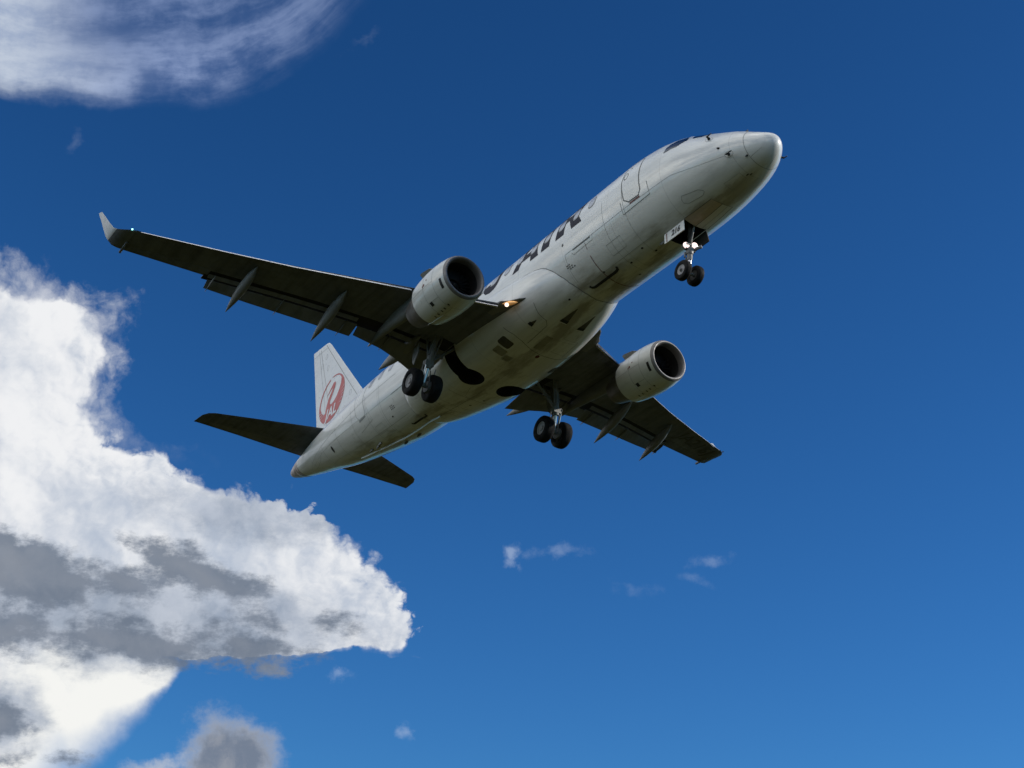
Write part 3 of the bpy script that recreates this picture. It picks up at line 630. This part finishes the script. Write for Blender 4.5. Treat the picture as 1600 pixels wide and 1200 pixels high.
# ================================================================== landing gear
def wheel(parent,c,sd_,r_,w_,hub):
    "tyre and rim of one wheel; c is the hub centre, the axle runs along Y"
    bm=bmesh.new(); p=[(-w_*.40,hub),(-w_*.48,hub+.03),(-w_*.5,r_*.80),(-w_*.46,r_*.91),(-w_*.36,r_*.975),(-w_*.2,r_),(w_*.2,r_),(w_*.36,r_*.975),(w_*.46,r_*.91),(w_*.5,r_*.80),(w_*.48,hub+.03),(w_*.40,hub)]
    lathe(bm,p,c,(0,1,0),48); 
    for g_ in (-.11,0,.11): lathe(bm,[(g_*w_-.006,r_+.0015),(g_*w_+.006,r_+.0015)],c,(0,1,0),48)
    obj('tyre',bm,'rubber',parent)
    bm=bmesh.new(); lathe(bm,[(-w_*.40,hub+.005),(-w_*.36,hub*.92),(-w_*.30,hub*.80),(-w_*.30,hub*.42),(-w_*.40,hub*.36),(-w_*.42,.01)],c,(0,1,0),32); lathe(bm,[(w_*.40,hub+.005),(w_*.36,hub*.92),(w_*.30,hub*.80),(w_*.30,hub*.42),(w_*.40,hub*.36),(w_*.42,.01)],c,(0,1,0),32)
    for fc in bm.faces:
        if (fc.calc_center_median().y-Vector(c).y)*sd_<0: fc.material_index=1
    obj('wheel_rim',bm,['rim','primer'],parent)
# nose gear
bm=bmesh.new(); tube(bm,L(3.60,0,-1.0),L(3.66,0,-1.95),.07,.075,18,1); tube(bm,L(3.655,0,-1.92),L(3.665,0,-2.12),.115,.105,18); tube(bm,L(3.665,0,-2.10),L(3.67,0,-2.32),.085,.08,18)
tube(bm,L(3.69,-.36,-2.74),L(3.69,.36,-2.74),.045); tube(bm,L(3.42,.0,-1.15),L(3.64,.0,-1.80),.032)
tube(bm,L(3.60,-.18,-1.86),L(3.60,.20,-1.80),.035); box(bm,L(3.66,0,-1.97),(.05,0,0),(0,.17,0),(0,0,.03),1)
tube(bm,L(3.80,0,-2.15),L(3.92,0,-2.40),.03); tube(bm,L(3.92,0,-2.40),L(3.74,0,-2.66),.03)
for q in (-1,1): tube(bm,L(3.74,.10*q,-2.05),L(3.74,.12*q,-2.22),.028)
ng=obj('nose_landing_gear',bm,['gear','primer'],root,angle=50)
bm=bmesh.new(); tube(bm,L(3.67,0,-2.30),L(3.69,0,-2.74),.06,.06,18); obj('piston',bm,'chrome',ng)
for q in (-1,1): wheel(ng,L(3.69,.225*q,-2.74),q,.30,.205,.155)
for y,z,dx in ((-.16,-1.895,.0),(.10,-1.83,-.06)):
    bm=bmesh.new(); c=L(3.63+dx,y,z); ax=Vector((1,-.25,-.18)).normalized(); lathe(bm,[(-.12,.03),(-.08,.088),(0,.102),(.012,.098)],c,ax,20,0,True); obj('lamp_housing',bm,'gear',ng)
    bm=bmesh.new(); lathe(bm,[(.010,.097),(.03,.072),(.04,.002)],c,ax,20); obj('landing_light',bm,'lamp',ng)
bm=bmesh.new(); tube(bm,L(3.66,.10,-1.93),L(3.42,.24,-1.88),.045,.05,14); obj('taxi_light',bm,'rim',ng)
gd=[]
for q in (-1,1):
    bm=bmesh.new(); p=[(3.41,-1.25),(4.27,-1.30),(4.20,-1.67),(3.34,-1.64)]
    V=[[L(s_,(.405+t_+ (0.0 if z_>-1.4 else .04))*q,z_) for s_,z_ in p] for t_ in (0,.022)]
    loft(bm,V); d_=obj('gear_door',bm,'door' if q<0 else 'primer',ng,False)
    if q<0: d_['label']='white door marked 216 in black'
    bm2=bmesh.new(); ds=side_of(bvh(d_),-1 if q<0 else 1)
    if q<0:
        lay_text(bm2,'216',.25,ds,lambda x,y:(3.72-x,-1.465+y*1.1-x*.02),bold=.012)
        obj('number_marking',bm2,'ink',ng,False)
        bm=bmesh.new(); patch(bm,[(4.17,-1.32),(4.135,-1.32),(4.08,-1.65),(4.115,-1.65)],ds); obj('red_door_edge',bm,'redline',ng,False)
    else: bm2.free()
# main gear
for q in (-1,1):
    bm=bmesh.new(); el=L(13.76,2.56*q,-2.02)
    tube(bm,L(13.62,2.36*q,-.82),L(13.74,2.52*q,-1.86),.085,.095,16); tube(bm,L(13.74,2.52*q,-1.82),el+Vector((0,0,-.22)),.115,.10,18)
    tube(bm,el,L(13.78,1.62*q,-1.12),.05,.05); tube(bm,L(13.75,2.5*q,-1.9),L(14.22,2.3*q,-.95),.04); tube(bm,L(13.6,2.44*q,-.9),L(13.70,2.62*q,-1.75),.025); tube(bm,L(13.5,2.22*q,-.95),L(13.72,2.45*q,-1.95),.022)
    tube(bm,L(13.96,2.10*q,-2.79),L(13.96,3.08*q,-2.79),.055); tube(bm,L(13.90,2.59*q,-2.70),L(13.96,2.6*q,-2.80),.10,.10)
    tube(bm,L(13.98,2.58*q,-2.15),L(14.22,2.6*q,-2.45),.04); tube(bm,L(14.22,2.6*q,-2.45),L(14.02,2.6*q,-2.74),.04)
    tube(bm,L(13.63,2.72*q,-2.0),L(13.80,2.66*q,-2.55),.016); tube(bm,L(13.70,2.30*q,-2.2),L(13.86,2.36*q,-2.75),.016)
    tube(bm,L(13.80,2.47*q,-1.15),L(13.82,2.56*q,-1.95),.035); tube(bm,L(14.05,2.52*q,-1.0),L(13.80,2.56*q,-1.80),.05); box(bm,L(13.76,2.56*q,-2.06),(.11,0,0),(0,.15,0),(0,0,.10)); box(bm,L(13.80,2.2*q,-1.62),(.05,0,0),(0,.16,.10*q*0),(0,0,.05))
    tube(bm,L(13.80,2.44*q,-2.25),L(13.93,2.38*q,-2.72),.02); tube(bm,L(13.80,2.72*q,-2.1),L(13.93,2.78*q,-2.7),.02)
    for y_ in (2.42,2.78): tube(bm,L(13.96,(y_-.05)*q,-2.79),L(13.96,(y_+.05)*q,-2.79),.19,.19,20)
    mg=obj('main_landing_gear',bm,'gear',root,angle=50)
    bm=bmesh.new(); tube(bm,el+Vector((-.02,.0,-.18)),L(13.92,2.6*q,-2.74),.07,.07,18); tube(bm,L(13.66,2.70*q,-2.18),L(13.76,2.70*q,-2.5),.02); obj('piston',bm,'chrome',mg)
    for y in (2.235,2.965): wheel(mg,L(13.96,y*q,-2.79),q*(1 if y>2.6 else -1),.465,.36,.235)
    bm=bmesh.new(); V=[[L(s_,(y_+t_)*q,z_) for s_,y_,z_ in ((14.05,2.78,-1.12),(14.62,2.70,-1.2),(14.52,2.74,-1.72),(14.30,2.80,-1.95),(14.02,2.82,-1.62))] for t_ in (0,.03)]
    loft(bm,V); obj('gear_door',bm,'fairing',mg,False)
    bm=bmesh.new(); V=[[L(s_,(1.42+t_)*q,z_) for s_,z_ in ((13.6,-1.72),(14.3,-1.74),(14.2,-2.0),(13.72,-1.98))] for t_ in (0,.02)]
# ================================================================== fuselage doors, windows, lettering
bm=bmesh.new(); patch(bm,[(4.94,1.12),(4.25,1.12),(4.23,.4),(4.20,-.14),(4.31,-.27),(4.74,-.27),(4.93,-.13),(5.02,.55)],side,off=.003,mat=3)
stroke(bm,[(4.94,1.12),(4.25,1.12)],side,.035,mat=0); stroke(bm,[(4.25,1.1),(4.23,.4),(4.20,-.14),(4.31,-.27),(4.74,-.27),(4.93,-.13),(5.02,.55),(4.97,1.1)],side,.04)
patch(bm,[(4.28,-.30),(4.72,-.31),(4.72,-.35),(4.28,-.34)],side,mat=1); stroke(bm,oval(4.86,.70,.09,.12,14),side,.032,True); patch(bm,oval(4.70,.96,.04,.04,8),side)
stroke(bm,[D(3.90,78),D(3.88,61),D(5.08,60),D(5.10,76)],radial,.02,mat=0)
obj('service_door',bm,['seam','redline','seam2','door'],fuselage)
bm=bmesh.new(); patch(bm,[(20.86,.62),(20.9,.02),(20.79,-.46),(20.87,-.59),(21.36,-.60),(21.54,-.40),(21.66,.28),(21.7,.62)],side,off=.003,mat=1)
stroke(bm,[(20.86,.62),(20.9,.02),(20.79,-.46),(20.87,-.59),(21.36,-.60),(21.54,-.40),(21.66,.28),(21.7,.62)],side,.026); stroke(bm,[D(20.62,76),D(20.45,52),D(21.6,46)],radial,.014); stroke(bm,[(20.84,-.63),(21.4,-.64)],side,.05)
stroke(bm,[(18.75,-.63),(17.9,-.61)],side,.03); stroke(bm,[D(18.3,90),D(27.9,90)],radial,.012)
obj('service_door',bm,['seam2','door'],fuselage)
# cockpit windows
bm=bmesh.new(); patch(bm,[D(3.28,105),D(2.80,107),D(2.53,119),D(2.62,134),D(2.72,133.5),D(3.0,129),D(3.2,122),D(3.27,116)],radial,off=.006,cell=.06); obj('cockpit_window',bm,'glass',fuselage)
bm=bmesh.new(); patch(bm,[D(2.45,128),D(2.37,121),D(2.06,121),D(1.80,140),D(1.74,150),D(1.72,172),D(2.40,172),D(2.48,145)],radial,off=.006,cell=.06); obj('cockpit_window',bm,'glass',fuselage)
bm=bmesh.new(); patch(bm,[D(3.28,-105),D(2.80,-107),D(2.53,-119),D(2.62,-134),D(2.72,-133.5),D(3.0,-129),D(3.2,-122),D(3.27,-116)],radial,off=.006,cell=.06); obj('cockpit_window',bm,'glass',fuselage)
bm=bmesh.new(); patch(bm,[D(2.45,-128),D(2.37,-121),D(2.06,-121),D(1.80,-140),D(1.74,-150),D(1.72,-172),D(2.40,-172),D(2.48,-145)],radial,off=.006,cell=.06); obj('cockpit_window',bm,'glass',fuselage)
# title: capital letters cut as outlines, baseline at the lower window edge
def Tt(pts): return [(10.74-x,.30+y*1.12) for x,y in pts]     # x metres towards the nose from the A's foot, y in letter heights
tb=bmesh.new()
def slab(p): patch(tb,Tt(p),side,off=.006,cell=.07)
slab([(0,0),(.36,0),(.47,.22),(.98,.22),(1.02,0),(1.46,0),(1.06,1),(.52,1)][:3]+[(.53,.40),(.72,.78),(.78,.78),(.62,.40),(.53,.40)][0:0]+[(.58,.44),(.80,.84),(.72,1),(.50,1)])
slab([(.47,.22),(.98,.22),(.93,.44),(.58,.44)])
slab([(1.02,0),(1.46,0),(1.06,1),(.72,1),(.80,.84),(.93,.44),(.98,.22)])
slab([(1.62,0),(2.07,0),(2.07,1),(1.62,1)])
slab([(2.41,0),(2.85,0),(2.85,1),(2.41,1)])
slab([(2.85,.40),(3.05,.40),(3.25,0),(3.77,0),(3.47,.43),(3.62,.55),(3.68,.72),(3.6,.9),(3.4,1),(2.85,1),(2.85,.80),(3.15,.80),(3.24,.70),(3.15,.60),(2.85,.60)])
slab([(-.86,1),(-.86,.30),(-.94,.12),(-1.1,.03),(-1.35,0),(-1.62,.06),(-1.80,.2),(-1.84,.38),(-1.46,.40),(-1.42,.28),(-1.34,.26),(-1.28,.34),(-1.28,1)])
slab([(-.62,.42),(-.28,.42),(-.28,.60),(-.62,.60)])
obj('title_lettering',tb,'letter',fuselage)
# cabin windows
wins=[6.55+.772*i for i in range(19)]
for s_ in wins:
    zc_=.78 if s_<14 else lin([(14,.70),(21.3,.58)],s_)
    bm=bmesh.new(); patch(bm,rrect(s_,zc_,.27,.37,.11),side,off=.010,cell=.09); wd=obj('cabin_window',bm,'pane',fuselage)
    bm=bmesh.new(); stroke(bm,rrect(s_,zc_,.31,.41,.125),side,.03,True,off=.009,cell=.09); obj('window_surround',bm,'seam2',fuselage)
# seams, hatches and markings on the underside
piece('gear_bay_door',[(3.39,-.41),(2.30,-.35),(2.25,-.05),(2.26,-.01),(3.38,-.01)],'tan_door',fuselage,off=.003); piece('gear_bay_door',[(3.39,.41),(2.24,.35),(2.25,.01),(3.38,.01)],'door',fuselage,off=.003)
bm=bmesh.new()
stroke(bm,[D(.64,q) for q in range(-160,161,8)],radial,.014,mat=1)
stroke(bm,[D(.28,40),D(.62,34.5)],radial,.014); stroke(bm,[D(.20,-13),D(.63,-11)],radial,.014)
stroke(bm,[D(3.02,33),D(2.95,37),D(2.4,34),D(2.29,30),D(2.29,28),D(2.40,25),D(2.9,26),D(3.02,29)],radial,.014,True,mat=1)
stroke(bm,[(3.39,-.42),(2.30,-.36),(2.25,-.05),(2.24,.36),(3.39,.42)],below,.016); stroke(bm,[(3.38,.0),(2.26,.0)],below,.012); stroke(bm,[(3.38,.22),(2.26,.20)],below,.012,mat=1)
stroke(bm,[D(7.53,65),D(6.66,65)],radial,.035); stroke(bm,[D(7.6,63),D(7.55,59),D(6.6,60),D(6.55,66)],radial,.012,mat=1)
stroke(bm,[D(7.92,66),D(7.95,50),D(7.95,30)],radial,.012,mat=1)
stroke(bm,[D(18.7,58),D(18.7,52)],radial,.01,mat=1)
stroke(bm,[D(1.2,58),D(3,64),D(5,66),D(7.9,66)],radial,.010,mat=1); stroke(bm,[D(4.4,22),D(6.9,22),D(7.9,22)],radial,.010,mat=1); stroke(bm,[D(4.4,-14),D(6.9,-16),D(7.9,-16)],radial,.010,mat=1); stroke(bm,[D(18.2,64),D(21,66),D(24,74),D(27,80)],radial,.010,mat=1); stroke(bm,[D(18.3,28),D(21,28),D(25,30)],radial,.010,mat=1)
stroke(bm,[D(q_,a_) for q_,a_ in ((5.55,44),(5.55,30),(6.2,30),(6.2,44))],radial,.012,True,mat=1); stroke(bm,[D(q_,a_) for q_,a_ in ((1.15,22),(1.15,6),(1.7,6),(1.7,22))],radial,.012,True,mat=1); stroke(bm,[D(q_,a_) for q_,a_ in ((20.0,40),(20.0,26),(20.6,26),(20.6,40))],radial,.012,True,mat=1)
for s_ in (5.0,5.95): stroke(bm,[D(s_,q) for q in range(-40,100,8)],radial,.009,mat=1)
for s_ in (16.15,16.9,19.6,20.7,22.0,23.6,25.2): stroke(bm,[D(s_,q) for q in range(-50,96,8)],radial,.012,mat=1)
obj('panel_seams',bm,['seam','seam2'],fuselage)
bm=bmesh.new(); stroke(bm,[D(6.94,63-i*4.6) for i in range(3)],radial,.016); stroke(bm,[D(6.94,46-i*5.0) for i in range(16)],radial,.026); obj('red_ring_line',bm,'redline',fuselage)
bm=bmesh.new(); stroke(bm,[D(6.40,19),D(6.44,15.5),D(6.58,14.3),D(7.6,14.3),D(7.70,16),D(7.72,19)],radial,.085,off=.012)
obj('cargo_door_track',bm,'black',fuselage); bm=bmesh.new(); stroke(bm,[D(17.62,16),D(17.66,12),D(17.8,11),D(18.6,11.5),D(18.68,14)],radial,.075,off=.01); obj('cargo_door_track',bm,'black',fuselage)
bm=bmesh.new()
for i in range(3):
    for k in range(4):
        if rng.random()<.75: patch(bm,[D(7.66+.10*k,47+2.6*i),D(7.66+.10*k,48.4+2.6*i),D(7.72+.10*k,48.4+2.6*i),D(7.72+.10*k,47+2.6*i)],radial,cell=1)
        if rng.random()<.7: patch(bm,[D(18.80+.10*k,45+2.6*i),D(18.80+.10*k,46.2+2.6*i),D(18.86+.10*k,46.2+2.6*i),D(18.86+.10*k,45+2.6*i)],radial,cell=1)
obj('stencil',bm,'ink',fuselage)
piece('drain_hole',oval(7.95,R(80)*1.45,.045,.05,10),'ink',fuselage,radial)
for s_,a_ in ((19.2,37),(17.6,48),(5.9,12),(5.2,18),(6.2,-8),(6.9,22),(26.5,38),(25.5,8),(1.05,10),(.98,6),(4.95,6),(8.6,22)): piece('drain_hole',oval(s_,R(a_)*1.45,.05,.03,8),'ink',fuselage,radial)
# air data probes, antennas and lamps on the nose and belly
def probe(s_,a_,ln,parent=fuselage,name='pitot_probe'):
    h=radial(*D(s_,a_)); n=h[1]; bm=bmesh.new(); p0=h[0]-n*.01; p1=p0+n*.12
    tube(bm,p0,p1,.045,.03,10); tube(bm,p1+Vector((-.05,0,0)),p1+Vector((ln,0,0)),.022,.012,10); obj(name,bm,'black',parent)
    bm=bmesh.new(); stroke(bm,oval(s_,R(a_)*1.45,.12,.13,18),radial,.012,True,off=.004); obj('probe_plate',bm,'seam2',parent)
probe(1.66,101,.16); probe(1.08,58,.18); probe(1.66,-101,.16)
for s_,a_ in ((1.30,74),(.68,41)):
    h=radial(*D(s_,a_)); bm=bmesh.new(); tube(bm,h[0]-h[1]*.01,h[0]+h[1]*.06+Vector((-.04,0,0)),.035,.015,8); obj('air_data_vane',bm,'black',fuselage)
h=radial(*D(1.05,165)); bm=bmesh.new(); box(bm,h[0]+Vector((0,0,.02)),(.07,0,0),(0,.015,0),(0,0,.05)); obj('antenna',bm,'black',fuselage,False)
h=radial(*D(.42,-62)); bm=bmesh.new(); tube(bm,h[0],h[0]+h[1]*.09,.03,.025,8); tube(bm,h[0]+h[1]*.08,h[0]+h[1]*.10+Vector((.09,0,.015)),.018,.012,8); obj('pitot_probe',bm,'black',fuselage)
h=radial(*D(4.55,9)); bm=bmesh.new(); canoe(bm,h[0]+Vector((.14,0,0)),h[0]+Vector((-.16,0,-.0)),.035,.07,10); obj('drain_mast',bm,'fairing',fuselage)
bm=bmesh.new(); pts=[below(17.3+.25*i,.02) for i in range(25)]; V=[]
for p_,_ in pts: V.append([p_+Vector((0,a_,b_)) for a_,b_ in ((-.05,.02),(-.025,-.05),(.025,-.05),(.05,.02))])
loft(bm,V); obj('pale_keel_strip',bm,'door',fuselage,angle=20)  # thin pale strip along the keel
for s_,y in ((19.2,.25),(20.2,.28),(22.1,-.18),(21.2,-.3),(21.5,-.22)):
    h=below(s_,y); bm=bmesh.new(); box(bm,h[0]+Vector((0,0,-.03)),(.10,0,0),(0,.03,0),(.03,0,.04)); obj('drain_mast',bm,'fairing',fuselage,False)
bm=bmesh.new(); patch(bm,oval(24.35,R(61)*1.45,.08,.23,18),radial,off=.006,cell=.08); obj('air_inlet',bm,'black',fuselage)
bm=bmesh.new(); stroke(bm,[D(27.6,78),D(27.2,66),D(26.7,62),D(26.1,66),D(25.4,80)],radial,.02); obj('tailplane_seal',bm,'seam2',fuselage)
# belly fairing details
for s0,y0,s1,y1,w1 in ((8.74,-.21,9.53,-.20,.14),(8.80,.50,9.60,.50,.13),(10.0,-.90,10.33,-.93,.08)):
    piece('air_inlet',[(s0,y0-.015),(s0,y0+.015),(s1,y1+w1),(s1,y1-w1)],'vent',fairing)
    piece('inlet_throat',[(s1-.14,y1-w1*.93),(s1-.14,y1+w1*.93),(s1,y1+w1*.98),(s1,y1-w1*.98)],'black',fairing,off=.008)
    piece('inlet_lip',[(s1,y1-w1),(s1,y1+w1),(s1+.03,y1+w1),(s1+.03,y1-w1)],'door',fairing,off=.012)
piece('air_outlet',rrect(11.56,-1.01,.40,.44,.08),'vent',fairing); piece('air_outlet',rrect(12.14,1.28,.42,.30,.10),'vent',fairing)
piece('stain',rrect(12.02,-.92,.36,.40,.05),'stain',fairing); piece('stain',rrect(10.75,-.10,.8,.26,.05),'stain',fairing); piece('small_hatch',rrect(12.18,-.55,.26,.24,.03),'stain',fairing)
piece('fuel_drain',oval(11.5,.19,.10,.065,12),'redline',fairing)
for s_,y_ in ((15.1,.45),(15.75,.3)): piece('fuel_drain',oval(s_,y_,.045,.045,8),'ink',fairing)
bm=bmesh.new()
stroke(bm,[(11.16,-1.38),(11.04,-1.05),(11.08,-.7),(11.28,-.2),(11.36,.2),(11.36,.8),(11.25,1.3)],below,.018)
stroke(bm,[(9.62,-1.28),(9.74,-1.0),(9.78,-.66),(9.95,-.52),(11.05,-.50)],below,.016); stroke(bm,rrect(12.18,-.55,.30,.28,.04),below,.02,True,mat=1)
stroke(bm,[(10.2,.30),(10.25,.9),(11.2,.95)],below,.014,mat=1); stroke(bm,[(11.0,.35),(11.1,1.0)],below,.012,mat=1)
stroke(bm,[(14.5,0),(16.3,0),(17.9,0)],below,.016); stroke(bm,[(15.3,-.9),(15.3,.9)],below,.014); stroke(bm,[(14.55,-.45),(15.2,-.25),(15.3,.0)],below,.012,mat=1); stroke(bm,[(16.4,-1.0),(16.6,0),(16.4,1.0)],below,.014); stroke(bm,[(12.5,0),(13.4,0)],below,.012,mat=1)
obj('panel_seams',bm,['seam','seam2'],fairing)
# joint line of the fairing against the fuselage
fonly=bvh(fairing); uonly=bvh(fuselage); bm=bmesh.new(); line=[]
for deg in range(-88,89,4):
    a=R(deg); d_=Vector((0,-math.sin(a),-math.cos(a))); lo,hi=7.9,12.0; found=None; s_=7.9
    while s_<hi:
        c=L(s_,0,axis(s_)); A1=fonly.ray_cast(c+d_*8,-d_); B1=uonly.ray_cast(c+d_*8,-d_)
        if A1[0] and B1[0] and A1[3]<B1[3]: found=s_; break
        s_+=.02
    line.append((found,deg) if found else None)
seg=[]
for q in line+[None]:
    if q: seg.append(D(q[0],q[1]))
    else:
        if len(seg)>2: stroke(bm,seg,radial,.022,off=.008,cell=.1)
        seg=[]
line=[]
for deg in range(-72,73,4):
    a=R(deg); d_=Vector((0,-math.sin(a),-math.cos(a))); s_=18.15; found=None
    while s_>15:
        c=L(s_,0,axis(s_)); A1=fonly.ray_cast(c+d_*8,-d_); B1=uonly.ray_cast(c+d_*8,-d_)
        if A1[0] and B1[0] and A1[3]<B1[3]: found=s_; break
        s_-=.02
    if found: line.append(D(found,deg))
if len(line)>2: stroke(bm,line,radial,.022,off=.008,cell=.1)
obj('fairing_joint',bm,'seam',fairing)
# ================================================================== attitude
root.matrix_world=Matrix.Translation(A2W@Vector((-OX,0,-OZ)))@A2W.to_4x4()
# ================================================================== ground under the approach
bm=bmesh.new(); gv=[bm.verts.new((15000*math.cos(2*math.pi*k/64),15000*math.sin(2*math.pi*k/64),GROUND_Z)) for k in range(64)]; bm.faces.new(gv)
me=bpy.data.meshes.new('grass_ground'); bm.to_mesh(me); bm.free(); ground=bpy.data.objects.new('grass_ground',me); sc.collection.objects.link(ground); ground['kind']='structure'
m=bpy.data.materials.new('mown_grass'); m.use_nodes=True; t=m.node_tree; b=t.nodes['Principled BSDF']; g=F(t); co=t.nodes.new('ShaderNodeTexCoord').outputs['Object']
n1=g.noise(co,.03,5,.6); n2=g.noise(co,1.5,5,.65); c=g.mix(g.step(n1,.35,.65),(.032,.035,.013),(.049,.046,.018)); c=g.mix(g.m('MULTIPLY',g.step(n2,.4,.65),.4),c,(.018,.021,.006))
t.links.new(c,b.inputs['Base Color']); b.inputs['Roughness'].default_value=1.; b.inputs['Specular IOR Level'].default_value=0; me.materials.append(m)
